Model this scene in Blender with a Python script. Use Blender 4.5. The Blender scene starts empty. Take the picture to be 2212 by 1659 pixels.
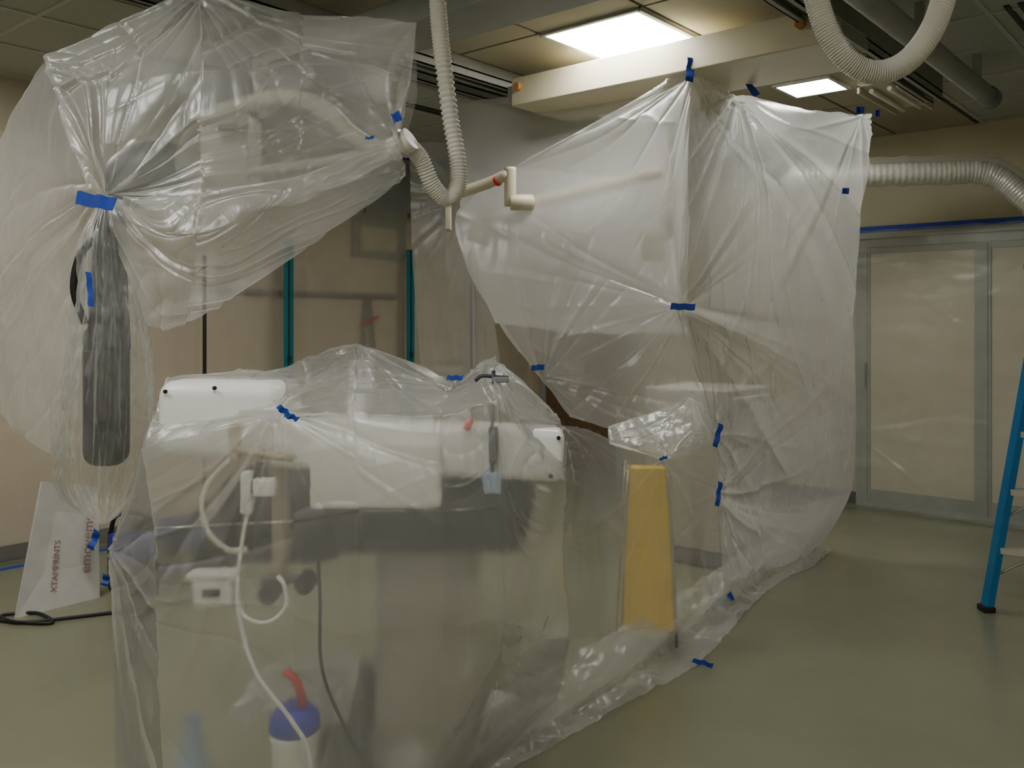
import bpy, bmesh, math, random
from mathutils import Vector, noise, Matrix
random.seed(4)
ANG=math.radians(40.1); CC,SS=math.cos(ANG),math.sin(ANG)
# Survey frame (metres): x = right of the station axis, y = ahead, z = height. Room is axis aligned.
def C(x,y,z): return Vector((CC*x-SS*y, SS*x+CC*y, z))
def W2S(X,Y): return (CC*X+SS*Y, -SS*X+CC*Y)
CEIL=3.05; FARY=7.62; LEFTX=-6.12

# ------------------------------------------------------------------ materials
def new_mat(name):
    m=bpy.data.materials.new(name); m.use_nodes=True
    nt=m.node_tree; nt.nodes.clear()
    out=nt.nodes.new('ShaderNodeOutputMaterial'); return m,nt,out
def pmat(name,col,rough=.5,metal=0,nscale=8,namt=.08,bump=0,emit=None):
    m,nt,out=new_mat(name); N=nt.nodes; L=nt.links
    b=N.new('ShaderNodeBsdfPrincipled'); L.new(b.outputs[0],out.inputs[0])
    tc=N.new('ShaderNodeTexCoord'); n=N.new('ShaderNodeTexNoise'); n.inputs['Scale'].default_value=nscale; n.inputs['Detail'].default_value=5
    L.new(tc.outputs['Object'],n.inputs['Vector'])
    r=N.new('ShaderNodeValToRGB'); L.new(n.outputs[0],r.inputs[0])
    r.color_ramp.elements[0].position=.3; r.color_ramp.elements[1].position=.7
    r.color_ramp.elements[0].color=[c*(1-namt) for c in col]+[1]
    r.color_ramp.elements[1].color=[min(1,c*(1+namt)) for c in col]+[1]
    L.new(r.outputs[0],b.inputs['Base Color'])
    b.inputs['Roughness'].default_value=rough; b.inputs['Metallic'].default_value=metal
    if bump:
        bp=N.new('ShaderNodeBump'); bp.inputs['Strength'].default_value=bump; bp.inputs['Distance'].default_value=.01
        L.new(n.outputs[0],bp.inputs['Height']); L.new(bp.outputs[0],b.inputs['Normal'])
    if emit:
        b.inputs['Emission Color'].default_value=list(emit[:3])+[1]; b.inputs['Emission Strength'].default_value=emit[3]
    return m
def film(name,fac,var=.10,col=(.84,.845,.82),bump=.16,scale=9,gl=.14,stretch=(1,1,.35),rough=.30,edge=.4,haze=0,ior=1.12):
    m,nt,out=new_mat(name); N=nt.nodes; L=nt.links
    tr=N.new('ShaderNodeBsdfTransparent'); tr.inputs[0].default_value=(.95,.95,.93,1)
    di=N.new('ShaderNodeBsdfDiffuse'); di.inputs[0].default_value=col+(1,)
    tl=N.new('ShaderNodeBsdfTranslucent'); tl.inputs[0].default_value=col+(1,)
    gs=N.new('ShaderNodeBsdfGlossy'); gs.inputs[0].default_value=(1,1,1,1); gs.inputs['Roughness'].default_value=rough
    m1=N.new('ShaderNodeMixShader'); m1.inputs[0].default_value=.5; L.new(di.outputs[0],m1.inputs[1]); L.new(tl.outputs[0],m1.inputs[2])
    m2=N.new('ShaderNodeMixShader'); m2.inputs[0].default_value=gl; L.new(m1.outputs[0],m2.inputs[1]); L.new(gs.outputs[0],m2.inputs[2])
    m3=N.new('ShaderNodeMixShader'); L.new(m2.outputs[0],m3.inputs[2]); L.new(m3.outputs[0],out.inputs[0])
    tc=N.new('ShaderNodeTexCoord'); mp=N.new('ShaderNodeMapping'); mp.inputs['Scale'].default_value=stretch
    if haze:   # forward-scattering haze of milky polythene
        rf=N.new('ShaderNodeBsdfRefraction'); rf.inputs['Color'].default_value=(.97,.97,.96,1); rf.inputs['Roughness'].default_value=.42; rf.inputs['IOR'].default_value=ior
        m0=N.new('ShaderNodeMixShader'); m0.inputs[0].default_value=haze; L.new(tr.outputs[0],m0.inputs[1]); L.new(rf.outputs[0],m0.inputs[2]); L.new(m0.outputs[0],m3.inputs[1])
    else: L.new(tr.outputs[0],m3.inputs[1])
    L.new(tc.outputs['Object'],mp.inputs[0])
    n=N.new('ShaderNodeTexNoise'); n.inputs['Scale'].default_value=scale; n.inputs['Detail'].default_value=8; n.inputs['Distortion'].default_value=.8
    L.new(mp.outputs[0],n.inputs['Vector'])
    bp=N.new('ShaderNodeBump'); bp.inputs['Strength'].default_value=bump; bp.inputs['Distance'].default_value=.012
    L.new(n.outputs[0],bp.inputs['Height'])
    for s in (di,tl,gs): L.new(bp.outputs[0],s.inputs['Normal'])
    lw=N.new('ShaderNodeLayerWeight'); lw.inputs['Blend'].default_value=.3
    mr=N.new('ShaderNodeMapRange'); mr.inputs['To Min'].default_value=fac; mr.inputs['To Max'].default_value=min(1,fac+edge)
    L.new(lw.outputs['Facing'],mr.inputs['Value'])
    n2=N.new('ShaderNodeTexNoise'); n2.inputs['Scale'].default_value=2.2; n2.inputs['Detail'].default_value=3
    L.new(tc.outputs['Object'],n2.inputs['Vector'])
    ma=N.new('ShaderNodeMath'); ma.operation='MULTIPLY_ADD'; L.new(n2.outputs[0],ma.inputs[0]); ma.inputs[1].default_value=var*2; ma.inputs[2].default_value=-var
    ad=N.new('ShaderNodeMath'); ad.operation='ADD'; ad.use_clamp=True; L.new(mr.outputs[0],ad.inputs[0]); L.new(ma.outputs[0],ad.inputs[1])
    L.new(ad.outputs[0],m3.inputs[0])
    return m
M={}
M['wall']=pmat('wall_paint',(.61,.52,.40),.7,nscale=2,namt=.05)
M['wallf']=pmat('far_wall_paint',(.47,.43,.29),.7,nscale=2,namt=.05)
M['ceil_tan']=pmat('ceiling_panel_tan',(.37,.34,.24),.8,nscale=1.5,namt=.08)
M['tbar']=pmat('t_bar_grey',(.46,.48,.44),.5)
M['dark']=pmat('dark_gap',(.03,.03,.025),.6)
M['cream']=pmat('cream_enamel',(.59,.54,.39),.4,namt=.03)
M['alu']=pmat('aluminium',(.42,.43,.40),.38,.5,namt=.08)
M['railgrey']=pmat('rail_grey_paint',(.30,.31,.28),.5)
M['frame']=pmat('door_frame_grey',(.32,.34,.31),.45,.1)
M['door']=pmat('door_panel_beige',(.55,.51,.40),.5,namt=.04)
M['white']=pmat('white_plastic',(.88,.87,.84),.35,namt=.03)
M['offw']=pmat('offwhite_enamel',(.50,.47,.41),.45,namt=.04)
M['hose']=pmat('corrugated_hose_plastic',(.66,.64,.56),.45,namt=.04)
M['grey']=pmat('grey_housing',(.20,.20,.20),.5)
M['mgrey']=pmat('mid_grey_housing',(.05,.052,.058),.5,nscale=3,namt=.3)
M['dgrey']=pmat('dark_grey_housing',(.028,.03,.035),.45)
M['black']=pmat('black_rubber',(.010,.010,.010),.5)
M['blue']=pmat('blue_painters_tape',(.012,.05,.38),.6,nscale=40,namt=.2)
M['teal']=pmat('teal_zipper',(.0,.20,.24),.5)
M['yellow']=pmat('yellow_fabric',(.80,.52,.0),.6,namt=.10)
M['red']=pmat('red_plastic',(.65,.02,.015),.4)
M['ladder']=pmat('ladder_blue_fibreglass',(.01,.15,.36),.4)
M['foil']=pmat('foil_duct',(.72,.72,.66),.35,.35,nscale=25,namt=.12,bump=.3)
M['board']=pmat('white_board',(.58,.57,.54),.6)
M['ink']=pmat('brown_ink',(.30,.16,.14),.7)
M['lblue']=pmat('light_blue_plastic',(.35,.45,.62),.4)
M['winglass']=pmat('window_grey_blue',(.30,.33,.40),.3)
M['bluelid']=pmat('blue_lid',(.02,.03,.45),.4)
M['wood']=pmat('brown_wood',(.16,.10,.05),.5,nscale=20,namt=.3)
M['knob']=pmat('orange_knob',(.45,.2,.05),.4)
M['tan']=pmat('tan_post',(.46,.38,.27),.4)
M['light']=pmat('diffuser_lit',(1,1,1),.5,emit=(1,.985,.93,31))
M['film']=film('polythene_film',.36,bump=.45,scale=16,gl=.15)
M['film_sleeve']=film('polythene_film_sleeve',.19,bump=.5,scale=20,gl=.22,edge=.45)
M['film_enc']=film('polythene_film_enclosure',.43,var=.10,haze=.45,bump=.3,scale=14,edge=.35)
M['film_thin']=film('polythene_film_thin',.16,var=.06,edge=.3)
M['film_mach']=film('polythene_film_equipment',.28,var=.08,gl=.15,haze=.6,bump=.28,scale=14,ior=1.13,edge=.35)
M['film_side']=film('polythene_film_side',.30,var=.08,gl=.12,bump=.25,scale=12,edge=.12)
M['film_thick']=film('polythene_film_folded',.55,bump=.5,scale=16)
M['film_wall']=film('polythene_wall_film',.28,var=.05,col=(.84,.80,.73),bump=.12,scale=5,edge=.15)
m,nt,out=new_mat('vinyl_floor'); N=nt.nodes; L=nt.links
b=N.new('ShaderNodeBsdfPrincipled'); L.new(b.outputs[0],out.inputs[0]); tc=N.new('ShaderNodeTexCoord')
n=N.new('ShaderNodeTexNoise'); n.inputs['Scale'].default_value=1.2; n.inputs['Detail'].default_value=8; n.inputs['Roughness'].default_value=.7; L.new(tc.outputs['Object'],n.inputs['Vector'])
r=N.new('ShaderNodeValToRGB'); r.color_ramp.elements[0].position=.3; r.color_ramp.elements[1].position=.75
r.color_ramp.elements[0].color=(.190,.195,.125,1); r.color_ramp.elements[1].color=(.228,.232,.152,1); L.new(n.outputs[0],r.inputs[0]); L.new(r.outputs[0],b.inputs['Base Color'])
b.inputs['Roughness'].default_value=.27
M['floor']=m
M['tile']=pmat('ceiling_tile',(.42,.44,.38),.9,nscale=60,namt=.08,bump=.15)

# ------------------------------------------------------------------ mesh helpers
def obj(name,bm,mats,smooth=False,parent=None):
    me=bpy.data.meshes.new(name); bm.normal_update(); bm.to_mesh(me); bm.free()
    for mm in (mats if isinstance(mats,(list,tuple)) else [mats]): me.materials.append(M[mm] if isinstance(mm,str) else mm)
    if smooth:
        for p in me.polygons: p.use_smooth=True
    o=bpy.data.objects.new(name,me); bpy.context.scene.collection.objects.link(o)
    if parent: o.parent=parent
    return o
def empty(name):
    o=bpy.data.objects.new(name,None); bpy.context.scene.collection.objects.link(o); o.empty_display_size=.1; return o
def bbox(bm,lo,hi,mi=0,bev=0):
    r=bmesh.ops.create_cube(bm,size=1)
    for v in r['verts']:
        v.co=Vector([lo[i]+(v.co[i]+.5)*(hi[i]-lo[i]) for i in range(3)])
    fs=set(f for v in r['verts'] for f in v.link_faces)
    for f in fs: f.material_index=mi
    if bev:
        es=list(set(e for v in r['verts'] for e in v.link_edges))
        rr=bmesh.ops.bevel(bm,geom=es,offset=bev,segments=4,affect='EDGES',profile=.5)
        for f in rr['faces']: f.material_index=mi
def wbox(name,lo,hi,mat,bev=0,parent=None):
    bm=bmesh.new(); bbox(bm,lo,hi,0,bev); return obj(name,bm,mat,bev>0,parent)
def sbox(name,lo,hi,mat,bev=0,parent=None,tilt=0,yaw=0):
    bm=bmesh.new(); bbox(bm,lo,hi,0,bev)
    c=Vector([(lo[i]+hi[i])/2 for i in range(3)])
    for v in bm.verts:
        d=v.co-c
        if tilt:
            a=math.radians(tilt); d=Vector((d.x*math.cos(a)+d.z*math.sin(a),d.y,-d.x*math.sin(a)+d.z*math.cos(a)))
        if yaw:
            a=math.radians(yaw); d=Vector((d.x*math.cos(a)-d.y*math.sin(a),d.x*math.sin(a)+d.y*math.cos(a),d.z))
        v.co=C(*(c+d))
    return obj(name,bm,mat,bev>0,parent)
def crom(p0,p1,p2,p3,t):
    return .5*((2*p1)+(-p0+p2)*t+(2*p0-5*p1+4*p2-p3)*t*t+(-p0+3*p1-3*p2+p3)*t*t*t)
def curve_eval(pts,s,lin=0):
    n=len(pts)-1; i=min(int(s*n),n-1); t=s*n-i
    p1,p2=pts[i],pts[i+1]; p0=pts[i-1] if i>0 else p1*2-p2; p3=pts[i+2] if i+2<=n else p2*2-p1
    c=crom(p0,p1,p2,p3,t)
    return c if not lin else c.lerp(p1.lerp(p2,t),lin)
def tube_bm(bm,pts,r,seg=12,n=60,ripple=0,pitch=.012,rad=None,mi=0,caps=True):
    pts=[Vector(p) for p in pts]
    if ripple:
        ln=sum((pts[i+1]-pts[i]).length for i in range(len(pts)-1)); n=int(ln/pitch*4)
    rings=[]; up=Vector((.13,.27,1)).normalized(); prev=None
    for i in range(n+1):
        s=i/n; c=curve_eval(pts,s); d=(curve_eval(pts,min(1,s+.002))-curve_eval(pts,max(0,s-.002))).normalized()
        if prev is None:
            a=d.cross(up)
            if a.length<.1: a=d.cross(Vector((1,0,0)))
        else: a=prev-d*prev.dot(d)
        a.normalize(); prev=a; bq=d.cross(a)
        rr=(rad(s) if rad else r)
        if ripple: rr*=1+ripple*(1 if i%4 in(0,1) else -1)*.5
        rings.append([bm.verts.new(c+(a*math.cos(2*math.pi*k/seg)+bq*math.sin(2*math.pi*k/seg))*rr) for k in range(seg)])
    for i in range(n):
        for k in range(seg):
            f=bm.faces.new((rings[i][k],rings[i][(k+1)%seg],rings[i+1][(k+1)%seg],rings[i+1][k])); f.material_index=mi; f.smooth=True
    if caps:
        for rg in (rings[0][::-1],rings[-1]):
            f=bm.faces.new(rg); f.material_index=mi
def tube(name,pts,r,mat,parent=None,**k):
    bm=bmesh.new(); tube_bm(bm,[C(*p) for p in pts],r,**k); return obj(name,bm,mat,False,parent)
def wtube(name,pts,r,mat,parent=None,**k):
    bm=bmesh.new(); tube_bm(bm,pts,r,**k); return obj(name,bm,mat,False,parent)

class Pinch:
    """creases radiating from a gathered / taped point"""
    def __init__(s,p,A=.02,R=.35,seed=None,n=34):
        s.p=C(*p); s.A=A*1.5; s.R=R; rnd=random.Random(seed if seed is not None else int(sum(p)*1000))
        s.rays=sorted((rnd.random()*2*math.pi,rnd.uniform(.2,1)*(1 if rnd.random()<.7 else -1),rnd.uniform(.006,.026),rnd.uniform(.4,1.8)) for _ in range(n))
    def d(s,P,T,B):
        v=P-s.p; r=v.length
        if r>s.R*3.5: return 0
        a=math.atan2(v.dot(B),v.dot(T)); w=0
        for a0,k,wd,ln in s.rays:
            da=abs((a-a0+math.pi)%(2*math.pi)-math.pi)*max(r,.02)
            w+=k*math.exp(-da/(wd*(.35+r)))*math.exp(-r/(s.R*ln))
        return s.A*w*min(r/.05,1)
class Crease:
    """straight tension fold between two points"""
    def __init__(s,p,q,A=.012,w=.02): s.p=C(*p); s.q=C(*q); s.A=A; s.w=w
    def d(s,P,T,B):
        e=s.q-s.p; t=max(0,min(1,(P-s.p).dot(e)/e.length_squared)); r=(P-s.p-e*t).length
        return s.A*math.exp(-r/s.w)*min(1,(1-t)*5+.2)
def sheet(name,rows,mat,pinches=(),nu=200,nv=200,wr=.004,wscale=(6,6,2),parent=None,seed=0,lowf=.012,lin=.6,rag=.012,streaks=18,split=None):
    R=[[C(*p) for p in row] for row in rows]
    allp=[p for r_ in R for p in r_]; rnd=random.Random(len(name)*7+seed)
    st=[]
    for _ in range(streaks):
        a=rnd.choice(allp); bq=rnd.choice(allp)
        if (a-bq).length>.1:
            a2=a.lerp(bq,rnd.uniform(.0,.4)); b2=a.lerp(bq,rnd.uniform(.6,1)); st.append((a2,b2,rnd.uniform(-.007,.010),rnd.uniform(.006,.02)))
    bm=bmesh.new(); G=[]
    for j in range(nv+1):
        v=j/nv; col=[curve_eval([R[i][c] for i in range(len(R))],v,lin) for c in range(len(R[0]))]
        G.append([curve_eval(col,i/nu,lin) for i in range(nu+1)])
    off=Vector((seed*7.3,seed*3.1,seed*1.7)); V=[]
    for j in range(nv+1):
        row=[]
        for i in range(nu+1):
            P=G[j][i]; T=G[j][min(i+1,nu)]-G[j][max(i-1,0)]; B=G[min(j+1,nv)][i]-G[max(j-1,0)][i]
            nrm=T.cross(B)
            if nrm.length<1e-9: nrm=Vector((0,-1,0))
            nrm.normalize(); T=T.normalized() if T.length>1e-9 else Vector((1,0,0)); Bn=nrm.cross(T)
            e=min(i,nu-i,j,nv-j); ew=min(1,e/6+.35)
            q=Vector((P.x*wscale[0],P.y*wscale[1],P.z*wscale[2]))+off
            n1=noise.noise(q); n3=noise.noise(P*1.7+off)
            dd=wr*(1.3*n1+.6*noise.noise(q*3.1))*ew+lowf*n3*ew
            for pc in pinches: dd+=pc.d(P,T,Bn)
            for a,b2,A,w in st:
                ab=b2-a; ap=P-a; t=ap.dot(ab)/ab.length_squared
                if 0<t<1:
                    rr=(ap-ab*t).length
                    if rr<w*5: dd+=A*math.exp(-rr/w)*min(1,4*t,4*(1-t))
            ee=Vector((0,0,0))
            if e<2: ee=Vector((0,0,1))*noise.noise(P*9+off)*rag
            row.append(bm.verts.new(P+nrm*dd+ee))
        V.append(row)
    for j in range(nv):
        for i in range(nu):
            f=bm.faces.new((V[j][i],V[j][i+1],V[j+1][i+1],V[j+1][i])); f.smooth=True
            if split and i>=split*nu: f.material_index=1
    for v in bm.verts:
        if v.co.z<.006: v.co.z=.006+random.random()*.004
    return obj(name,bm,mat,False,parent)
def tape(parent,x,y,z,w,h,ang=0,yaw=0,curl=.006):
    bm=bmesh.new(); a=math.radians(ang); yw=math.radians(yaw); n=8
    for th in (0,.0015):
        for i in range(n+1):
            t=i/n-.5
            for s in(-.5,.5):
                lx=t*w+(.004*s if i in(0,n) else 0); lz=s*h+.002*math.sin(i*1.7); ly=-curl*math.sin(i*1.1+s)-th
                xx=lx*math.cos(a)-lz*math.sin(a); zz=lx*math.sin(a)+lz*math.cos(a)
                bm.verts.new(C(x+xx*math.cos(yw)-ly*math.sin(yw), y+xx*math.sin(yw)+ly*math.cos(yw), z+zz))
    bm.verts.ensure_lookup_table(); v=bm.verts; o=2*(n+1)
    for i in range(n):
        for b0 in (0,o): bm.faces.new((v[b0+2*i],v[b0+2*i+2],v[b0+2*i+3],v[b0+2*i+1]))
    return obj('tape_strip',bm,'blue',True,parent)

# ------------------------------------------------------------------ room shell
RX=3.2; NY=-2.4
wbox('floor',(LEFTX-.2,NY-.2,-.1),(RX+.2,FARY+.2,0),'floor')
wbox('ceiling',(LEFTX-.2,NY-.2,CEIL),(RX+.2,FARY+.2,CEIL+.1),'tile')
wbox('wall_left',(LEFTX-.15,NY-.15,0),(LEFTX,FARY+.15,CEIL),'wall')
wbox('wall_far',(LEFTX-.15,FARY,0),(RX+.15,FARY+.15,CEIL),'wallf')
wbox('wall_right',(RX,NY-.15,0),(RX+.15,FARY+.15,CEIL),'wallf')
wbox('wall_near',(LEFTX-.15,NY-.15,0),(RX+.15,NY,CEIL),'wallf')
wbox('baseboard_left',(LEFTX,NY,0),(LEFTX+.012,FARY,.10),'dgrey')
wbox('baseboard_far',(LEFTX,FARY-.012,0),(-2.62,FARY,.10),'dgrey')
bm=bmesh.new()
gx=[];gy=[]
x=-2.96-.6*5
while x<RX: gx.append(x); x+=.61
y=3.76-.61*10
while y<FARY: gy.append(y); y+=.61
for x in gx:
    if -3.6<x<-1.75: continue
    bbox(bm,(x-.012,NY,CEIL-.008),(x+.012,FARY,CEIL+.002))
for y in gy:
    if y<NY: continue
    bbox(bm,(LEFTX,y-.012,CEIL-.007),(-3.62,y+.012,CEIL+.002)); bbox(bm,(-1.72,y-.012,CEIL-.007),(RX,y+.012,CEIL+.002))
obj('trim_ceiling_grid',bm,'tbar')
bm=bmesh.new()
for y0,y1 in((-2.3,.9),(.92,2.2),(2.22,3.2),(3.22,3.74),(3.76,4.36),(4.38,5.3),(5.32,6.4),(6.42,7.6)):
    for x0,x1 in((-3.54,-2.98),(-2.96,-2.34),(-2.32,-1.74)):
        bbox(bm,(x0,y0,CEIL-.012),(x1,y1,CEIL-.002))
obj('trim_ceiling_infill',bm,'ceil_tan')
wbox('trim_ceiling_reveal',(-3.56,NY,CEIL-.004),(-1.72,FARY,CEIL-.001),'dark')
bm=bmesh.new()   # slot air diffusers in the tiled ceiling
for x0,y0 in((-1.0,4.9),(-.7,3.7),(-5.0,2.6),(-4.7,3.9)):
    bbox(bm,(x0,y0,CEIL-.010),(x0+.025,y0+1.1,CEIL-.001)); bbox(bm,(x0+.06,y0,CEIL-.010),(x0+.085,y0+1.1,CEIL-.001))
obj('trim_ceiling_slot_diffusers',bm,'dark')
def ceiling_or_fill_light(cx,cy,z=CEIL-.014,w=.6,l=.6):
    e=empty('ceiling_or_fill_light')
    bm=bmesh.new()
    for a in(-1,1):
        bbox(bm,(cx+a*w/2-.012,cy-l/2,z-.012),(cx+a*w/2+.012,cy+l/2,z+.01)); bbox(bm,(cx-w/2,cy+a*l/2-.012,z-.012),(cx+w/2,cy+a*l/2+.012,z+.01))
    obj('light_frame',bm,'tbar',parent=e)
    wbox('light_diffuser',(cx-w/2+.01,cy-l/2+.01,z-.006),(cx+w/2-.01,cy+l/2-.01,z+.004),'light',parent=e)
ceiling_or_fill_light(-2.66,4.06); ceiling_or_fill_light(-2.28,5.72,l=.36,w=.36); ceiling_or_fill_light(-2.95,4.92,w=1.0,l=.34)  # third panel: unseen behind the beam, added to brighten left wall and enclosure
for p in((-4.9,1.4),(-1.2,.6),(1.4,2.9),(-2.9,.0),(.2,-.9)): ceiling_or_fill_light(p[0],p[1],CEIL-.012)  # out-of-view panels, added as fill light for the room and drape fronts
e=empty('ceiling_strip_fixture')
bm=bmesh.new(); bbox(bm,(-2.0,5.75,2.99),(-1.75,6.5,3.03)); bbox(bm,(-2.0,5.75,2.95),(-1.985,6.5,3.0)); bbox(bm,(-1.765,5.75,2.95),(-1.75,6.5,3.0)); obj('housing',bm,'cream',parent=e)
for x in(-1.93,-1.82): wtube('tube',[(x,5.8,2.965),(x,6.1,2.965),(x,6.45,2.965)],.015,'white',e,seg=10,n=4)
def rail(name,x,z,w=.11,y0=NY,y1=FARY-.02,mat='railgrey'):
    bm=bmesh.new()
    bbox(bm,(x-w/2,y0,z),(x-w/2+.008,y1,CEIL-.002)); bbox(bm,(x+w/2-.008,y0,z),(x+w/2,y1,CEIL-.002)); bbox(bm,(x-w/2,y0,z+.045),(x+w/2,y1,z+.055))
    bbox(bm,(x-w/2,y0,z),(x-w/2+.03,y1,z+.008)); bbox(bm,(x+w/2-.03,y0,z),(x+w/2,y1,z+.008)); bbox(bm,(x-.012,y0,z+.02),(x+.012,y1,z+.03),1)
    return obj(name,bm,[mat,'dark'])
rail('ceiling_rail',-3.62,2.93); rail('ceiling_rail',-1.63,2.90,.11,y1=6.05); rail('ceiling_rail',-3.92,2.95,.09)
e=empty('ceiling_tube_rail')
wtube('tube',[(-1.3,-1,2.86),(-1.3,2.5,2.86),(-1.3,6.0,2.86)],.055,'railgrey',e,seg=20,n=20)
wtube('end_cap',[(-1.3,5.94,2.86),(-1.3,6.03,2.86)],.064,'grey',e,seg=20,n=3)
bm=bmesh.new()
for y in(-.5,1.2,2.9,4.6,5.7): bbox(bm,(-1.32,y-.02,2.9),(-1.28,y+.02,CEIL))
obj('hangers',bm,'alu',parent=e)
e=empty('crane_bridge_beam')
bm=bmesh.new(); x0=-3.45; x1=-1.56; bbox(bm,(x0,4.09,2.79),(x1,4.62,2.955),0,.008)
obj('housing',bm,'cream',parent=e)
bm=bmesh.new(); bbox(bm,(x0-.06,4.13,2.83),(x0,4.5,2.925)); bbox(bm,(x1,4.13,2.83),(x1+.05,4.5,2.89))
obj('end_trucks',bm,'alu',parent=e)
for xx in(x0+.06,x1-.12): wtube('knob',[(xx,4.095,2.895),(xx,4.06,2.895)],.022,'knob',e,seg=16,n=3)
e=empty('tube_crane_bridge')
wbox('housing',(-4.6,2.62,2.76),(-1.72,2.92,2.88),'frame',.01,e)
bm=bmesh.new()
for x in(-3.62,-1.8): bbox(bm,(x-.09,2.66,2.88),(x+.09,2.88,2.925))
obj('trolley_wheels_housing',bm,'alu',parent=e)
wbox('carriage',(-3.9,2.55,2.56),(-3.3,3.0,2.76),'dgrey',.02,e)

# ------------------------------------------------------------------ sliding doors on far wall
e=empty('door_1'); Y=FARY
xs=[-2.60,-1.70,-.80,.10]
bm=bmesh.new()
bbox(bm,(xs[0]-.03,Y-.05,2.13),(xs[-1]+.05,Y,2.23)); bbox(bm,(xs[0]-.03,Y-.08,2.2),(xs[-1]+.05,Y,2.225))
bbox(bm,(xs[0]-.03,Y-.05,0),(xs[-1]+.05,Y,.03))
for x in xs: bbox(bm,(x-.045,Y-.045,0),(x+.045,Y,2.14))
for i in range(3):
    bbox(bm,(xs[i]+.04,Y-.03,.03),(xs[i+1]-.04,Y-.005,.14)); bbox(bm,(xs[i]+.04,Y-.03,2.08),(xs[i+1]-.04,Y-.005,2.14))
    bbox(bm,(xs[i]+.04,Y-.035,0),(xs[i]+.065,Y-.005,2.14))
bbox(bm,(xs[0]+.02,Y-.085,1.0),(xs[0]+.04,Y-.05,1.18))
obj('frame',bm,'frame',parent=e)
for i in range(3): wbox('panel_%d'%(i+1),(xs[i]+.04,Y-.02,.13),(xs[i+1]-.04,Y-.008,2.09),'door',parent=e)
wbox('blue_masking_tape',(-2.75,Y-.009,2.255),(.2,Y-.001,2.305),'blue')
def wsheet(name,rows,mat,**k): return sheet(name,[[(*W2S(p[0],p[1]),p[2]) for p in r] for r in rows],mat,**k)
wsheet('plastic_sheet_door_cover',[[(x,Y-.14,z) if z>.05 else (x,Y-.26,z) for x in(-2.75,-1.9,-1.0,.2)] for z in(2.26,1.5,.8,.02)],'film_thin',wr=.010,nu=180,nv=160,wscale=(2,2,5),lowf=.02,streaks=50,
  pinches=[Pinch((*W2S(-2.6,Y-.1),.6),.012,.7)])

# ------------------------------------------------------------------ left wall film, zips, window etc.
xw=LEFTX+.12
wsheet('plastic_sheet_wall_cover',[[(xw,y,z) for y in(-1.5,1,3.2,5.2,7.4)] for z in(3.0,2,1,.01)],'film_wall',wr=.012,nu=260,nv=160,wscale=(1,5,1.2),lowf=.04,streaks=30)
for yy in(4.32,5.64): 
    bm=bmesh.new(); bbox(bm,(xw+.05,yy-.045,.02),(xw+.058,yy+.045,2.17),0); bbox(bm,(xw+.058,yy-.006,.02),(xw+.064,yy+.006,2.17),1); bbox(bm,(xw+.058,yy-.012,1.2),(xw+.075,yy+.012,1.25),1)
    obj('zipper_door_strip',bm,['teal','dgrey'])
for yy,zt in((3.57,2.0),(6.42,2.07)):
    e=empty('support_pole'); wtube('shaft',[(xw+.08,yy,.0),(xw+.08,yy,1),(xw+.08,yy,zt)],.014,'black',e,seg=10,n=4); wtube('foot',[(xw+.08,yy,0),(xw+.08,yy,.03)],.03,'black',e,seg=12,n=2)
wbox('trim_handrail_left',(LEFTX,3.65,1.73),(LEFTX+.05,5.6,1.77),'grey',.01)
e=empty('picture_frame')
wbox('frame',(LEFTX,5.1,2.09),(LEFTX+.03,5.72,2.44),'frame',.005,e); wbox('panel',(LEFTX+.03,5.18,2.15),(LEFTX+.035,5.6,2.36),'cream',parent=e)
e=empty('window_1')
wbox('glass',(LEFTX,5.2,2.5),(LEFTX+.02,6.3,2.92),'winglass',parent=e)
bm=bmesh.new()
for y in(5.2,5.75,6.3): bbox(bm,(LEFTX,y-.03,2.47),(LEFTX+.045,y+.03,2.95))
for z in(2.49,2.93): bbox(bm,(LEFTX,5.2,z-.03),(LEFTX+.045,6.3,z+.03))
obj('frame',bm,'frame',parent=e)
wbox('blue_masking_tape',(xw+.06,5.5,2.97),(xw+.066,7.2,3.01),'blue')
e=empty('tripod_stand')
for a in(-.16,.16): wtube('leg',[(LEFTX+.08,5.25+a,.0),(LEFTX+.06,5.25+a*.6,.9),(LEFTX+.05,5.25+a*.1,1.72)],.016,'grey',e,seg=8,n=4)
wtube('red_cross_tie',[(LEFTX+.07,5.15,1.5),(LEFTX+.07,5.35,1.56)],.012,'red',e,seg=8,n=2)
e=empty('door_2'); wbox('leaf',(-5.9,FARY-.05,0),(-5.0,FARY-.01,2.1),'wood',.004,e)
bm=bmesh.new(); bbox(bm,(-5.96,FARY-.07,0),(-5.9,FARY,2.16)); bbox(bm,(-5.0,FARY-.07,0),(-4.94,FARY,2.16)); bbox(bm,(-5.96,FARY-.07,2.1),(-4.94,FARY,2.16)); obj('frame',bm,'frame',parent=e)
wbox('handle',(-5.12,FARY-.1,1.0),(-5.04,FARY-.05,1.04),'alu',.004,e)

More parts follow.
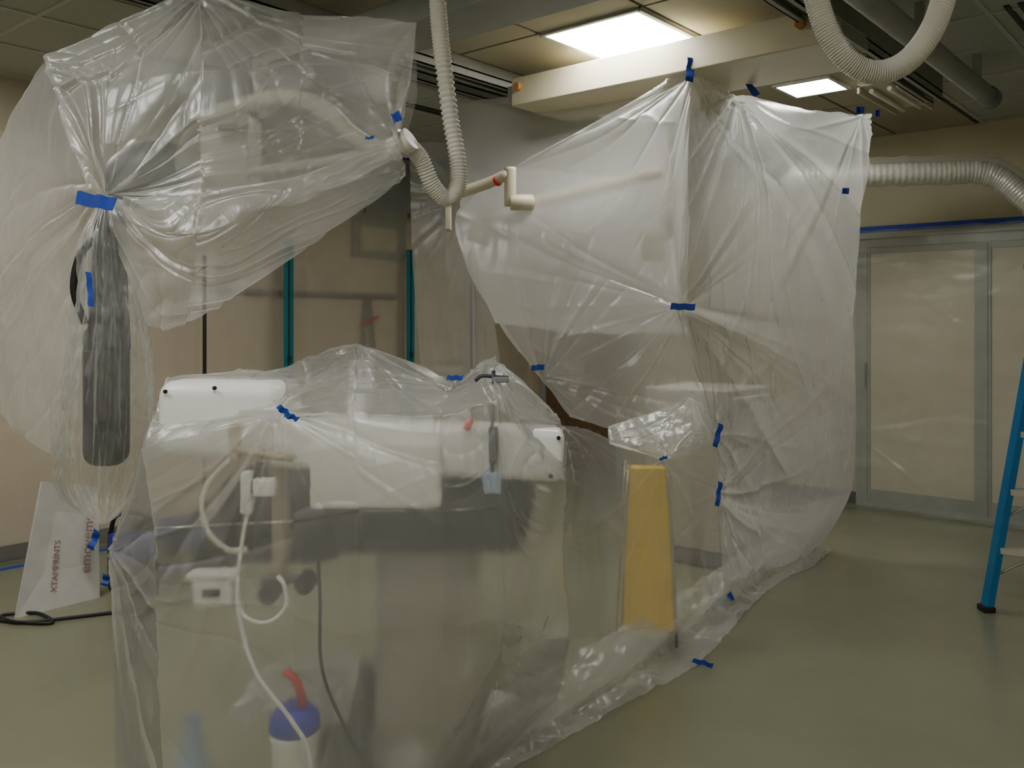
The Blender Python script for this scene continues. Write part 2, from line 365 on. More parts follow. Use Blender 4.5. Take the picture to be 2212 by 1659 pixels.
# ------------------------------------------------------------------ hoses
tube('flexible_hose',[(-.25,3.1,2.75),(-.256,3.1,2.65),(-.250,3.1,2.53),(-.237,3.1,2.406),(-.213,3.1,2.216),(-.186,3.1,2.06),(-.188,3.1,1.965),(-.224,3.1,1.93),(-.272,3.08,1.975),(-.312,3.05,2.064),(-.362,3.0,2.105)],.027,'hose',ripple=.22,pitch=.011,seg=16)
e=empty('hose_ceiling_bracket')
sbox('plate',(-.36,3.05,2.72),(-.16,3.25,2.74),'frame',.004,e); sbox('drop_rod',(-.27,3.13,2.74),(-.23,3.17,3.04),'frame',0,e)
tube('flexible_hose',[(.86,2.6,3.03),(.86,2.6,2.75),(.865,2.6,2.513),(.885,2.6,2.407),(.925,2.6,2.313),(.985,2.6,2.245),(1.06,2.6,2.225),(1.139,2.6,2.258),(1.205,2.6,2.34),(1.245,2.6,2.447),(1.27,2.6,2.6),(1.28,2.6,3.03)],.031,'hose',ripple=.22,pitch=.013,seg=18)
# ------------------------------------------------------------------ X-ray tube crane (wrapped)
e=empty('xray_tube_crane')
sbox('telescopic_column_outer',(-1.17,3.3,2.28),(-.95,3.52,2.54),'grey',.01,e)
sbox('telescopic_column_inner',(-1.15,3.32,1.98),(-.97,3.5,2.3),'offw',.01,e)
tube('tube_housing',[(-1.30,3.0,1.95),(-1.20,2.95,1.99),(-1.06,2.92,2.01)],.075,'dgrey',e,seg=24,n=20,rad=lambda s:.10*(.55+.45*math.sin(math.pi*min(1,max(0,s)))**.4))
tube('high_voltage_cable_hose',[(-1.12,3.25,2.24),(-.94,3.2,2.28),(-.77,3.1,2.28),(-.635,3.08,2.23),(-.551,3.08,2.15),(-.47,3.06,2.10),(-.39,3.02,2.09)],.028,'hose',e,ripple=.2,pitch=.012,seg=14)
tube('hose_collar',[(-.40,3.02,2.085),(-.36,3.0,2.10),(-.335,2.99,2.115)],.040,'hose',e,seg=24,n=10)
tube('hose_collar_ring',[(-.372,3.0,2.096),(-.355,2.995,2.103)],.048,'offw',e,seg=24,n=2)
tube('support_arm',[(-1.0,3.35,2.06),(-.7,3.2,2.07),(-.4,3.02,2.085)],.02,'offw',e,seg=14,n=16)
tube('collimator_stem',[(-1.245,2.80,1.86),(-1.25,2.80,1.65),(-1.25,2.80,1.42)],.05,'dgrey',e,seg=18,n=20,rad=lambda s:.042+.022*s)
sbox('collimator_box',(-1.325,2.75,1.06),(-1.195,2.86,1.50),'dgrey',.045,e)
sbox('control_panel',(-1.30,2.735,1.2),(-1.22,2.75,1.42),'black',.006,e)
tube('handle',[(-1.30,2.75,1.50),(-1.325,2.73,1.60),(-1.31,2.73,1.70),(-1.27,2.74,1.76)],.011,'black',e,seg=10,n=16)
tube('grab_ring',[(-1.33,2.90,1.78),(-1.38,2.88,1.70),(-1.36,2.88,1.60),(-1.30,2.9,1.56)],.014,'mgrey',e,seg=10,n=20)

D1=empty('plastic_drape')
P_g=(-1.245,2.72,1.90); P_t=(-1.014,2.925,2.58); P_h=(-.36,2.98,2.11)
canopy=[[(-1.52,2.93,2.37),(-1.27,2.92,2.475),(-1.014,2.925,2.58),(-.73,3.12,2.576),(-.33,3.12,2.548)],
[(-1.46,2.88,2.25),(-1.258,2.8,2.232),(-.935,2.72,2.276),(-.678,2.9,2.303),(-.342,3.08,2.35)],
[(-1.38,2.80,2.084),(-1.246,2.75,2.05),(-.935,2.69,2.078),(-.666,2.86,2.113),(-.356,3.02,2.23)],
[(-1.29,2.74,1.93),(-1.23,2.745,1.885),(-.915,2.70,1.835),(-.655,2.86,1.89),(-.372,3.0,2.06)]]
sheet('canopy_front',canopy,'film',pinches=[Pinch(P_g,.016,.5,3,60),Pinch(P_t,.018,.5,8,50),Pinch(P_h,.010,.35,5),Crease(P_t,(-.93,2.66,1.95),.014,.010),Crease(P_g,P_t,.014,.02),Crease((-1.5,2.93,2.36),P_g,-.01,.02)],nu=320,nv=280,parent=D1,streaks=60)
sheet('canopy_back',[[(-1.5,3.1,2.37),(-1.0,3.2,2.60),(-.36,3.4,2.56)],[(-1.45,3.2,2.2),(-.95,3.55,2.3),(-.36,3.4,2.35)],[(-1.25,3.1,1.98),(-.9,3.5,2.0),(-.40,3.2,2.12)]],'film_thin',pinches=[Pinch((-1.0,3.2,2.62),.015,.5,8)],nu=140,nv=120,parent=D1)
sheet('side_lobe',[[(-1.516,2.94,2.378),(-1.451,2.9,2.25),(-1.282,2.75,1.934)],
[(-1.759,3.1,2.136),(-1.537,2.95,2.03),(-1.294,2.76,1.90)],
[(-1.84,3.12,1.818),(-1.583,2.93,1.803),(-1.30,2.80,1.757)],
[(-1.84,3.12,1.5),(-1.583,2.93,1.47),(-1.34,2.82,1.443)],
[(-1.759,3.1,1.198),(-1.6,2.95,1.13),(-1.37,2.83,1.06)]],'film',pinches=[Pinch(P_g,.016,.6,12,50)],nu=180,nv=260,wr=.012,wscale=(7,7,2),lin=.2,parent=D1,streaks=40)
sheet('swag',[[(-1.225,2.72,1.885),(-.906,2.63,1.880),(-.643,2.73,1.95),(-.372,2.95,2.11)],
[(-1.21,2.71,1.821),(-.901,2.56,1.753),(-.657,2.72,1.881),(-.357,2.94,2.052)],
[(-1.179,2.74,1.697),(-.919,2.62,1.65),(-.664,2.77,1.80),(-.344,2.96,2.01)],
[(-1.157,2.8,1.505),(-1.0,2.76,1.50),(-.68,2.85,1.715),(-.348,3.0,1.98)]],'film',pinches=[Pinch(P_g,.016,.6,2,60),Pinch((-.36,2.98,2.09),.012,.5,6),Crease(P_g,(-.5,2.84,2.03),.018,.016),Crease(P_g,(-.6,2.8,1.86),.012,.012),Crease(P_g,(-.8,2.64,1.7),.01,.012)],nu=280,nv=220,wscale=(3,3,9),lin=.3,parent=D1,streaks=50)
lev=[(1.885,-1.247,.05),(1.864,-1.247,.028),(1.752,-1.247,.07),(1.612,-1.238,.088),(1.5,-1.238,.105),(1.29,-1.249,.132),(1.136,-1.256,.135),(.996,-1.268,.104),(.926,-1.261,.058),(.887,-1.257,.011)]
bm=bmesh.new(); nA=260; nZ=240; V=[]
lv=[Vector((a[1],a[2],a[0])) for a in lev]
for j in range(nZ+1):
    q=curve_eval(lv,j/nZ); row=[]
    for i in range(nA):
        a=2*math.pi*i/nA; ca,sa=math.cos(a),math.sin(a)
        f=1+.06*(1-2*abs(math.sin(3.5*a+q.z*3)))+.06*(1-2*abs(math.sin(8*a+1+q.z*5)))+.04*(1-2*abs(math.sin(14.5*a-2*q.z)))+.09*noise.noise(Vector((ca*2.5,sa*2.5,q.z*5)))+.10*abs(noise.noise(Vector((ca*7,sa*7,q.z*16))))
        row.append(bm.verts.new(C(q.x+q.y*f*ca,2.78+q.y*f*1.0*sa,q.z)))
    V.append(row)
for j in range(nZ):
    for i in range(nA):
        f=bm.faces.new((V[j][i],V[j][(i+1)%nA],V[j+1][(i+1)%nA],V[j+1][i])); f.smooth=True
obj('sleeve',bm,'film_sleeve',parent=D1)
tape(D1,-1.225,2.66,1.862,.118,.040,-10,curl=.01)
tape(D1,-1.215,2.60,1.60,.10,.016,95,curl=.002)
tape(D1,-.37,2.90,2.165,.03,.03,30); tape(D1,-.45,2.86,2.09,.03,.008,10)
# ------------------------------------------------------------------ enclosure drape
D2=empty('plastic_drape')
T1=(.915,4.64,2.81); T2=(1.277,4.98,2.77); MID=(.853,4.53,1.593)
sheet('enclosure_front',[
[(.802,4.68,2.744),(.862,4.68,2.777),(.915,4.64,2.81)],
[(.367,4.97,2.568),(.649,4.8,2.57),(.902,4.6,2.527)],
[(.011,5.2,2.408),(.493,4.95,2.313),(.89,4.58,2.208)],
[(-.329,5.3,2.153),(.311,4.9,2.002),(.878,4.58,1.901)],
[(-.256,5.2,1.82),(.359,4.85,1.699),(.853,4.52,1.593)],
[(-.055,5.1,1.474),(.428,4.8,1.377),(.918,4.55,1.29)],
[(.164,5.0,1.193),(.522,4.75,1.11),(1.003,4.5,.992)],
[(.311,4.9,.998),(.588,4.7,.934),(1.014,4.5,.899)]],'film_enc',pinches=[Pinch(T1,.014,.8,3),Pinch(MID,.014,.7,4,46),Pinch((.164,5.0,1.2),.012,.5,5),Pinch((1.01,4.5,.95),.012,.4,6),Crease(T1,(0,5.2,2.38),.02,.03),Crease(MID,(.02,5.2,2.2),.01,.015)],nu=240,nv=280,lin=.35,parent=D2,streaks=55)
sheet('enclosure_side',[
[(.915,4.64,2.808),(1.277,4.98,2.78),(1.705,5.25,2.751),(2.197,5.5,2.777)],
[(.89,4.58,2.208),(1.278,4.9,2.253),(1.693,5.2,2.301),(2.16,5.5,2.346)],
[(.853,4.52,1.593),(1.265,4.9,1.6),(1.693,5.2,1.607),(2.084,5.5,1.613)],
[(1.003,4.5,.992),(1.365,4.9,.998),(1.746,5.2,.966),(2.135,5.6,.926)],
[(1.03,4.5,.657),(1.34,4.9,.521),(1.752,5.3,.439),(2.143,5.7,.449)],
[(1.143,4.85,.02),(1.492,5.35,.02),(1.754,5.57,.02),(2.06,6.0,.02)]],'film_enc',pinches=[Pinch(T1,.014,.8,13),Pinch(T2,.018,.9,14,50),Pinch(MID,.014,.7,4,46),Pinch((2.1,5.5,2.76),.016,.8,15),Pinch((1.02,4.5,.95),.014,.5,16),Pinch((1.03,4.5,.66),.014,.5,17),
  Crease(T2,MID,.026,.025),Crease(T2,(1.9,5.4,1.5),.028,.03),Crease(MID,(1.6,5.1,.6),.026,.03),Crease(T1,MID,.02,.02),Crease((2.1,5.5,2.76),(1.5,5.1,1.7),.016,.03),Crease(T2,(1.55,5.1,1.2),.018,.02),Crease((1.03,4.5,.66),(1.7,5.4,.1),.02,.03)],nu=260,nv=300,lin=.4,parent=D2,streaks=80)
sheet('enclosure_back',[
[(-.353,5.7,2.90),(.371,5.4,2.90),(.964,4.95,2.84)],[(-.339,5.7,2.58),(.371,5.4,2.525),(.964,4.95,2.43)],
[(-.31,5.7,2.026),(.371,5.4,1.999),(.964,4.95,1.952)],[(-.105,5.7,1.5),(.371,5.4,1.445),(.964,4.95,1.45)]],'film_enc',nu=160,nv=160,pinches=[Pinch((.964,4.95,2.84),.015,.8,9)],parent=D2)
sheet('enclosure_left_curtain',[[(-.74,6.5,2.80),(-.50,6.45,2.80),(-.28,6.4,2.80)],[(-.72,6.5,2.0),(-.48,6.42,2.0),(-.20,6.4,2.0)],[(-.66,6.5,1.2),(-.40,6.45,1.2),(-.08,6.4,1.2)],[(-.6,6.5,.02),(-.3,6.4,.02),(.05,6.4,.02)]],'film',nu=80,nv=160,pinches=[Pinch((-.28,6.4,2.4),.02,.8,9)],parent=D2)
sheet('hood',[[(.48,4.50,.99),(.62,4.48,1.035),(.74,4.45,1.08),(.87,4.42,1.142),(.94,4.42,1.10),(1.0,4.42,.98)],
[(.47,4.42,.955),(.62,4.36,.97),(.74,4.34,1.0),(.87,4.33,1.03),(.94,4.35,1.0),(.99,4.38,.95)],
[(.47,4.35,.92),(.60,4.28,.89),(.73,4.22,.87),(.84,4.26,.89),(.92,4.32,.92),(.985,4.36,.935)]],'film_thick',nu=140,nv=90,wr=.010,wscale=(9,9,9),pinches=[Pinch((.87,4.42,1.14),.012,.2,3),Pinch((.73,4.22,.87),.012,.2,4)],parent=D2)
for a in((.905,4.58,2.79,.12,.04,85),(1.29,4.86,2.77,.10,.035,-55),(2.08,5.40,2.78,.05,.04,0),(2.2,5.44,2.77,.03,.04,0),(.840,4.44,1.585,.12,.032,-2),(1.98,5.36,2.29,.04,.035,0),
  (.99,4.34,.965,.115,.025,75),(1.01,4.41,.67,.12,.022,82),(.14,4.88,1.265,.07,.03,5)): tape(D2,*a)
# articulated arm
e=empty('articulated_monitor_arm')
sbox('lower_plate',(-.375,5.06,2.03),(-.345,5.18,2.19),'cream',.005,e)
tube('arm_front',[(-.36,5.15,2.23),(-.15,5.1,2.29),(-.02,5.05,2.34)],.032,'cream',e,seg=14,n=10)
tube('pivot_post',[(-.01,5.05,2.375),(-.01,5.05,2.3),(-.01,5.05,2.16)],.034,'cream',e,seg=18,n=8)
tube('elbow',[(-.01,5.05,2.18),(.04,5.05,2.18),(.11,5.08,2.185)],.045,'cream',e,seg=18,n=8)
tube('arm_rear',[(.08,5.12,2.18),(.34,5.22,2.26),(.86,5.02,2.36)],.036,'tan',e,seg=14,n=12)
tube('mount_column',[(.86,5.0,2.78),(.86,5.0,2.5),(.86,5.0,2.0)],.04,'offw',e,seg=16,n=6)
sbox('display_back',(.69,4.79,1.84),(.81,4.85,2.00),'cream',.01,e)
tube('display_stem',[(.75,4.85,1.95),(.80,4.93,1.98),(.86,5.0,2.02)],.02,'offw',e,seg=10,n=6)
tube('label_band',[(-.09,5.08,2.305),(-.075,5.07,2.312)],.0335,'red',e,seg=14,n=2)
e=empty('yellow_linen_hamper')
bm=bmesh.new()
def frust(bm,cx,cy,z0,z1,w0,d0,w1,d1,mi=0):
    vs=[bm.verts.new(C(cx+sx*w,cy+sy*d,z)) for z,w,d in((z0,w0,d0),(z1,w1,d1)) for sx,sy in((-1,-1),(1,-1),(1,1),(-1,1))]
    for f in((0,1,2,3),(7,6,5,4),(0,4,5,1),(1,5,6,2),(2,6,7,3),(3,7,4,0)):
        bm.faces.new([vs[i] for i in f]).material_index=mi
frust(bm,.63,4.24,.08,.83,.125,.07,.085,.06); obj('bag',bm,'yellow',parent=e)
bm=bmesh.new()
for sx in(-.13,.13):
    for sy in(-.075,.075): tube_bm(bm,[C(.63+sx,4.24+sy,0),C(.63+sx*.85,4.24+sy*.9,.5),C(.63+sx*.68,4.24+sy*.85,.85)],.007,seg=8,n=6)
obj('frame',bm,'alu',parent=e)
e=empty('equipment_cabinet')
wbox('body',(-3.1,5.0,.1),(-2.5,5.6,1.1),'offw',.02,e); wbox('base',(-3.08,5.02,.0),(-2.52,5.58,.1),'grey',.01,e)
for i in range(3): wbox('drawer_%d'%i,(-2.5,5.04,.15+i*.31),(-2.48,5.56,.43+i*.31),'white',.008,e)
# ------------------------------------------------------------------ foreground machine
e=empty('xray_table')
sbox('end_housing',(-1.02,2.57,1.11),(-.66,2.86,1.335),'white',.045,e,tilt=1)
sbox('top_plate',(-.70,2.58,1.065),(.15,2.76,1.215),'white',.025,e,tilt=3)
sbox('middle_panel',(-.57,2.53,.98),(-.20,2.60,1.17),'white',.015,e)
for p in((-.985,2.568,1.308),(-.845,2.568,1.318),(.133,2.578,1.175),(.112,2.578,1.065)):
    tube('screw',[p,(p[0],p[1]-.006,p[2])],.006,'black',e,seg=10,n=2)
sbox('clamp',(-.80,2.54,1.12),(-.772,2.60,1.225),'tan',.004,e)
tube('grip_bar',[(-.79,2.55,1.15),(-.72,2.55,1.135),(-.62,2.55,1.12)],.012,'tan',e,seg=10,n=10)
sbox('undercarriage',(-.60,2.74,.78),(.08,3.14,1.04),'mgrey',.08,e)
sbox('undercarriage_left',(-.93,2.78,.74),(-.52,3.14,1.03),'mgrey',.08,e)
sbox('left_housing',(-.97,2.68,.74),(-.84,2.9,.88),'dgrey',.05,e)
sbox('pedestal',(-.44,2.85,.15),(-.10,3.2,.84),'offw',.06,e)
sbox('pedestal_base',(-.42,2.9,0),(-.10,3.42,.16),'white',.02,e,yaw=-38)
sbox('support_post',(-.70,2.62,.72),(-.665,2.66,1.12),'tan',.006,e)
for p in((-.695,2.58,.73),(-.59,2.58,.76)): 
    tube('clamp_knob',[(p[0],p[1]+.03,p[2]),(p[0],p[1]-.03,p[2])],.028,'black',e,seg=14,n=3)
tube('cross_bar',[(-.73,2.62,.75),(-.66,2.62,.755),(-.57,2.62,.765)],.012,'dgrey',e,seg=10,n=6)
tube('leg_strut',[(.10,2.72,1.0),(.0,2.75,.6),(-.2,2.8,.1)],.022,'offw',e,seg=12,n=12)
sbox('footrest_bracket',(-.90,2.53,.70),(-.79,2.57,.79),'white',.008,e,tilt=-4)
sbox('footrest_lip',(-.92,2.53,.775),(-.78,2.61,.795),'white',.004,e)
sbox('footrest_slot',(-.87,2.525,.735),(-.82,2.532,.755),'dgrey',0,e)
sbox('foot_motor',(-.62,2.85,.02),(-.46,3.1,.35),'grey',.05,e)
sbox('power_outlet',(-.515,2.85,1.29),(-.44,2.90,1.385),'white',.006,e)
for k in(0,1): sbox('outlet_socket_%d'%k,(-.495+.025*k,2.845,1.335),(-.487+.025*k,2.85,1.36),'black',0,e)
sbox('paper_tag',(-.50,2.74,1.21),(-.45,2.743,1.29),'white',0,e)
tube('outlet_stem',[(-.478,2.88,1.30),(-.478,2.88,1.2),(-.478,2.80,1.0)],.012,'offw',e,seg=10,n=6)
tube('handset_rod',[(-.055,2.70,1.36),(-.055,2.68,1.28),(-.055,2.57,1.22),(-.055,2.56,1.0)],.006,'dgrey',e,seg=10,n=10)
tube('handset_hook',[(-.11,2.70,1.33),(-.09,2.70,1.345),(-.05,2.70,1.342),(-.01,2.70,1.34)],.006,'dgrey',e,seg=10,n=10)
sbox('hook_plate',(-.06,2.69,1.325),(-.01,2.705,1.342),'grey',.003,e)
sbox('handset',(-.066,2.545,1.10),(-.04,2.575,1.21),'dgrey',.008,e); sbox('connector',(-.08,2.545,1.02),(-.03,2.575,1.08),'lblue',.006,e)
tube('handset_grip',[(-.13,2.57,1.20),(-.12,2.57,1.22),(-.115,2.57,1.23)],.010,'red',e,seg=10,n=6)
e=empty('hand_control')
sbox('body',(-.755,2.50,.97),(-.725,2.54,1.09),'white',.008,e); sbox('plug',(-.72,2.50,1.02),(-.66,2.54,1.07),'white',.008,e)
tube('cord',[(-.74,2.52,.98),(-.755,2.50,.85),(-.76,2.50,.75),(-.735,2.49,.69),(-.67,2.48,.68),(-.625,2.49,.72),(-.63,2.49,.78),(-.65,2.50,.80)],.006,'white',e,seg=8,n=60)
tube('cord_lower',[(-.76,2.50,.80),(-.755,2.49,.70),(-.70,2.465,.55),(-.60,2.455,.42),(-.55,2.45,.33),(-.54,2.45,.15),(-.55,2.49,.01)],.0065,'white',e,seg=8,n=60)
tube('tubing',[(-.80,2.57,1.12),(-.87,2.55,1.03),(-.86,2.53,.93),(-.80,2.52,.87),(-.74,2.52,.87)],.008,'hose',e,seg=8,n=40)
tube('black_cable',[(-.55,2.53,.95),(-.53,2.49,.75),(-.52,2.475,.55),(-.45,2.47,.38),(-.36,2.48,.2),(-.30,2.55,.02)],.005,'black',seg=8,n=50)
def lathe(bm,prof,cx,cy,seg=40,mi=0):
    rs=[[bm.verts.new(C(cx+r*math.cos(2*math.pi*k/seg),cy+r*math.sin(2*math.pi*k/seg),z)) for k in range(seg)] if r>0 else [bm.verts.new(C(cx,cy,z))] for r,z in prof]
    for a,b in zip(rs,rs[1:]):
        for k in range(seg):
            k2=(k+1)%seg
            if len(a)==1: f=bm.faces.new((a[0],b[k],b[k2]))
            elif len(b)==1: f=bm.faces.new((a[k],b[0],a[k2]))
            else: f=bm.faces.new((a[k],b[k],b[k2],a[k2]))
            f.material_index=mi; f.smooth=True
e=empty('suction_canister')
bm=bmesh.new()
lathe(bm,[(0,.005),(.055,.005),(.058,.02),(.064,.32),(.070,.345),(.070,.36),(.062,.362)],-.61,2.53)
lathe(bm,[(.066,.362),(.072,.366),(.070,.40),(.05,.425),(.015,.43),(0,.43)],-.61,2.53,mi=1)
obj('canister_body',bm,['white','bluelid'],parent=e)
tube('red_spout',[(-.59,2.53,.41),(-.585,2.50,.47),(-.60,2.49,.52),(-.63,2.49,.54)],.012,'red',e,seg=10,n=20)
sheet('crumpled_plastic_bag',[[(-.80,2.70,.42),(-.70,2.70,.50),(-.56,2.72,.52),(-.46,2.72,.5)],[(-.82,2.62,.38),(-.70,2.64,.46),(-.56,2.66,.47),(-.45,2.64,.46)],[(-.78,2.60,.33),(-.70,2.63,.36),(-.58,2.66,.30),(-.48,2.62,.34)]],'film_thick',nu=90,nv=70,wr=.04,wscale=(14,14,14),lowf=.02)
e=empty('glass_jug'); bm=bmesh.new(); lathe(bm,[(0,.01),(.05,.01),(.055,.03),(.055,.2),(.03,.27),(.022,.34),(.026,.36)],-.93,2.60); obj('jug_body',bm,'lblue',parent=e)
D3=empty('plastic_drape')
A1=(.160,2.74,1.20);A2=(-.054,2.88,1.40);A3=(-.517,2.98,1.446);A4=(-.66,2.55,1.25);A5=(-1.24,2.8,.80);A6=(.66,4.0,.90)
sheet('equipment_drape',[
[(-1.073,2.80,1.176),(-1.02,2.68,1.345),(-.698,2.80,1.362),(-.517,3.0,1.446),(-.186,3.0,1.315),(-.054,2.9,1.402),(.165,2.74,1.205),(.679,4.0,.905),(1.014,4.5,.957)],
[(-1.151,2.76,1.007),(-1.035,2.54,1.15),(-.621,2.51,1.247),(-.443,2.52,1.255),(-.199,2.52,1.242),(-.049,2.53,1.276),(.155,2.55,1.05),(.612,3.8,.72),(1.03,4.5,.657)],
[(-1.251,2.8,.825),(-.99,2.48,.938),(-.597,2.46,.962),(-.417,2.47,.988),(-.187,2.47,.988),(-.033,2.5,.988),(.150,2.6,.86),(.597,3.7,.512),(1.06,4.6,.367)],
[(-1.236,2.8,.681),(-.985,2.5,.634),(-.597,2.44,.668),(-.417,2.46,.668),(-.187,2.48,.668),(-.02,2.54,.668),(.172,2.7,.558),(.65,3.8,.233),(1.17,4.80,.12)],
[(-1.207,2.75,.02),(-.94,2.48,.02),(-.6,2.42,.02),(-.4,2.44,.02),(-.24,2.6,.02),(-.10,2.95,.02),(.15,3.35,.02),(.70,4.12,.02),(1.22,4.88,.02)]],
['film_mach','film_side'],pinches=[Pinch(A1,.010,.45,1),Pinch(A2,.010,.35,2),Pinch(A3,.010,.35,3),Pinch(A4,.010,.4,4),Pinch(A5,.014,.4,5),Pinch(A6,.014,.5,6,24),Pinch((1.03,4.5,.66),.012,.45,7),
 Crease(A1,A4,.012,.012),Crease(A3,A4,.012,.012),Crease(A2,(-.2,2.54,1.25),.01,.012),Crease(A1,(.10,2.6,.5),.02,.02),Crease(A2,(-.05,2.55,1.27),.01,.01)],nu=520,nv=320,wscale=(6,6,1.6),lin=.75,parent=D3,streaks=80,split=6/8)
hem=[(-.12,3.02),(.15,3.33),(.70,4.08),(1.22,4.86),(1.52,5.33),(1.78,5.60),(2.04,6.0)]
sheet('floor_hem',[[(x-.10,y+.08,.16) for x,y in hem],[(x-.02,y+.01,.10) for x,y in hem],[(x+.02,y-.01,.03) for x,y in hem],[(x+(.12 if i==2 else .07),y-(.12 if i==2 else .05),.012) for i,(x,y) in enumerate(hem)]],'film',nu=300,nv=50,wr=.035,wscale=(7,7,7),lowf=.02,parent=D3)
for a in((1.11,4.74,.05,.11,.045,28),(.64,3.82,.932,.035,.012,20),(-.62,2.46,1.262,.045,.016,-40),(-.60,2.46,1.247,.04,.014,-20),(-.18,2.85,1.33,.05,.015,0),
 (-1.215,2.70,.735,.035,.02,80),(-1.24,2.68,.86,.06,.02,70),(.83,3.93,.025,.09,.02,-15)): tape(D3,*a)
# ------------------------------------------------------------------ foil duct on the right
dp=[(2.0,6.55,2.56),(2.5,6.5,2.57),(3.0,6.4,2.57),(3.33,6.3,2.55),(3.52,6.2,2.38),(3.68,6.1,2.15),(3.80,6.05,1.9)]
e=empty('air_duct')
tube('foil_duct',dp,.075,'foil',e,ripple=.06,pitch=.03,seg=24)
tube('plastic_wrap',[(p[0],p[1],p[2]+.02) for p in dp],.11,'film_thin',e,seg=24,n=160,caps=False,rad=lambda s:.105+.015*noise.noise(Vector((s*40,3,1))))
# ------------------------------------------------------------------ step ladder
e=empty('step_ladder')
def beam(name,a,b,w,d,mat):
    a=C(*a);b=C(*b); ax=(b-a).normalized(); s=Vector((CC,SS,0)); s=(s-ax*s.dot(ax)).normalized(); t=ax.cross(s)
    bm=bmesh.new(); vs=[bm.verts.new(p+s*sx*w/2+t*sy*d/2) for p in(a,b) for sx,sy in((-1,-1),(1,-1),(1,1),(-1,1))]
    for f in((0,1,2,3),(7,6,5,4),(0,4,5,1),(1,5,6,2),(2,6,7,3),(3,7,4,0)): bm.faces.new([vs[i] for i in f])
    return obj(name,bm,mat,False,e)
FL=((2.48,4.72),(2.90,4.90)); FR=((2.88,4.48),(3.08,4.78))
beam('front_rail_left',(*FL[0],0),(*FL[1],1.8),.035,.07,'ladder')
beam('front_rail_right',(*FR[0],0),(*FR[1],1.8),.035,.07,'ladder')
beam('rear_rail_left',(3.25,5.35,0),(2.98,4.98,1.75),.03,.05,'ladder')
beam('rear_rail_right',(3.5,5.05,0),(3.14,4.85,1.75),.03,.05,'ladder')
for i in range(1,6):
    t=i/6; a=Vector((FL[0][0]+(FL[1][0]-FL[0][0])*t,FL[0][1]+(FL[1][1]-FL[0][1])*t)); b=Vector((FR[0][0]+(FR[1][0]-FR[0][0])*t,FR[0][1]+(FR[1][1]-FR[0][1])*t))
    bm=bmesh.new(); z=1.8*t
    vs=[bm.verts.new(C(*q)) for q in((a.x,a.y-.04,z),(b.x,b.y-.04,z),(b.x,b.y+.05,z),(a.x,a.y+.05,z),(a.x,a.y-.04,z+.03),(b.x,b.y-.04,z+.03),(b.x,b.y+.05,z+.03),(a.x,a.y+.05,z+.03))]
    for f in((3,2,1,0),(4,5,6,7),(0,1,5,4),(1,2,6,5),(2,3,7,6),(3,0,4,7)): bm.faces.new([vs[k] for k in f])
    obj('step_%d'%i,bm,'offw',False,e)
    if i<3: tube('brace_%d'%i,[(a.x-.02,a.y,z-.13),(a.x+.08,a.y-.04,z-.06),(a.x+.17,a.y-.09,z)],.007,'alu',e,seg=8,n=4)
sbox('top_cap',(2.84,4.75,1.8),(3.2,5.02,1.84),'ladder',.01,e)
for p in((2.48,4.72),(2.88,4.48),(3.25,5.35),(3.5,5.05)): sbox('foot',(p[0]-.03,p[1]-.04,0),(p[0]+.03,p[1]+.04,.03),'black',.004,e)
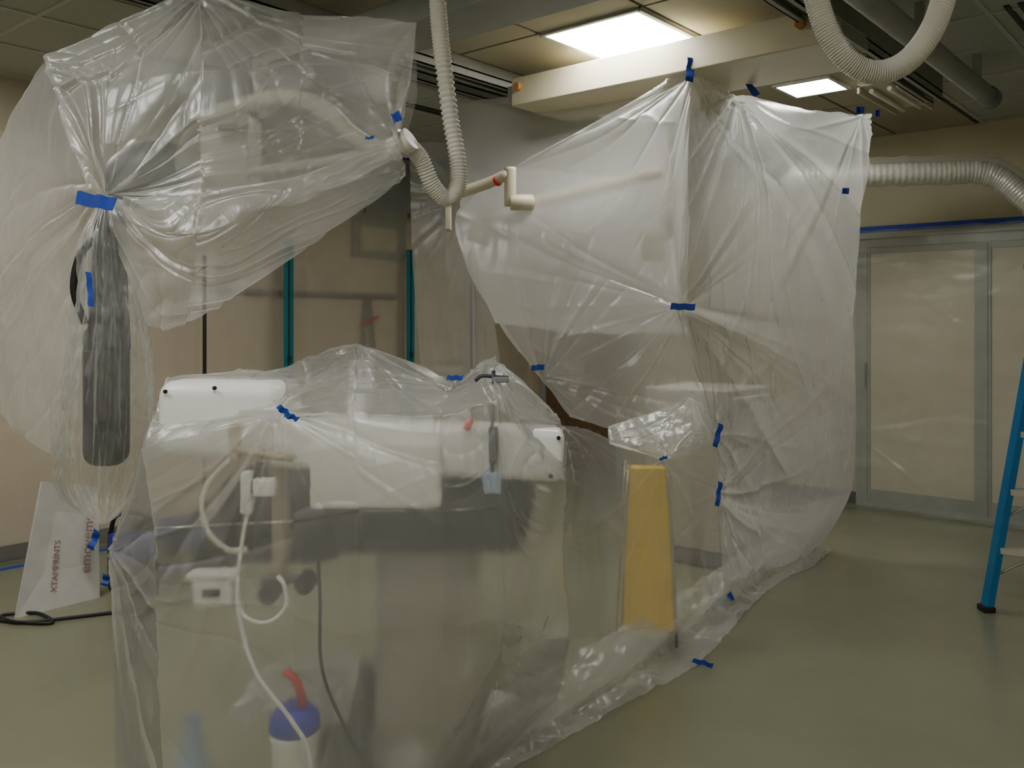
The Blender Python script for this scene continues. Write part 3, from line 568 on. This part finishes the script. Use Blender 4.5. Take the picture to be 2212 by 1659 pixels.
# ------------------------------------------------------------------ sign board at left, cable, bag
e=empty('leaning_sign_board')
bm=bmesh.new()
q=[(-2.53,4.60,0),(-2.26,4.95,0),(-2.33,5.08,.58),(-2.50,4.80,.66)]
vs=[bm.verts.new(C(*p)) for p in q]+[bm.verts.new(C(p[0]-.012,p[1]+.010,p[2])) for p in q]
for f in((0,1,2,3),(7,6,5,4),(0,4,5,1),(1,5,6,2),(2,6,7,3),(3,7,4,0)): bm.faces.new([vs[k] for k in f])
obj('board',bm,'board',False,e)
def text(s,size,o,u,v,mat,parent,off):
    cu=bpy.data.curves.new('txt','FONT'); cu.body=s; cu.size=size; cu.extrude=.0006; ob=bpy.data.objects.new('lettering',cu); bpy.context.scene.collection.objects.link(ob)
    U=(C(*u)-C(0,0,0)).normalized(); Vv=(C(*v)-C(0,0,0)); Vv=(Vv-U*Vv.dot(U)).normalized(); W=U.cross(Vv)
    mt=Matrix((U,Vv,W)).transposed().to_4x4(); mt.translation=C(*o)+W*off; ob.matrix_world=mt; cu.materials.append(M[mat]); ob.parent=parent
up=(-.03,.17,.62); le=(-.27,-.35,0)
text('XTAMPRINTS',.045,(-2.415,4.78,.08),up,le,'ink',e,.006)
text('emovems',.08,(-2.31,4.93,.14),up,le,'ink',e,.006)
tube('floor_cable',[(-3.0,4.9,.01),(-2.85,4.75,.01),(-2.6,4.55,.01),(-2.3,4.5,.01),(-2.45,4.65,.012),(-2.6,4.6,.014),(-2.45,4.5,.014),(-2.2,4.6,.01),(-1.9,4.75,.01),(-1.7,4.9,.01)],.009,'black',seg=8,n=120)
e=empty('equipment_bag')
sbox('bag_body',(-2.24,4.95,.0),(-1.9,5.25,.38),'dgrey',.06,e); sbox('bag_pocket',(-2.2,4.92,.2),(-1.95,4.96,.36),'bluelid',.015,e); tube('strap',[(-2.2,4.94,.35),(-2.15,4.92,.46),(-2.0,4.92,.46),(-1.96,4.94,.36)],.012,'black',e,seg=8,n=20)
wbox('blue_floor_tape',(LEFTX+.16,-1,.0),(LEFTX+.21,3,.003),'blue')
# ------------------------------------------------------------------ camera
cam=bpy.data.cameras.new('camera'); co=bpy.data.objects.new('camera',cam); bpy.context.scene.collection.objects.link(co)
co.location=(0,0,1.5); co.rotation_euler=(math.pi/2,0,ANG)
cam.lens=36*1950/2212; cam.sensor_width=36; cam.shift_y=-129.5/2212; cam.clip_start=.02
bpy.context.scene.camera=co
w=bpy.data.worlds.new('world'); bpy.context.scene.world=w; w.use_nodes=True
w.node_tree.nodes['Background'].inputs[0].default_value=(.5,.5,.45,1); w.node_tree.nodes['Background'].inputs[1].default_value=.3
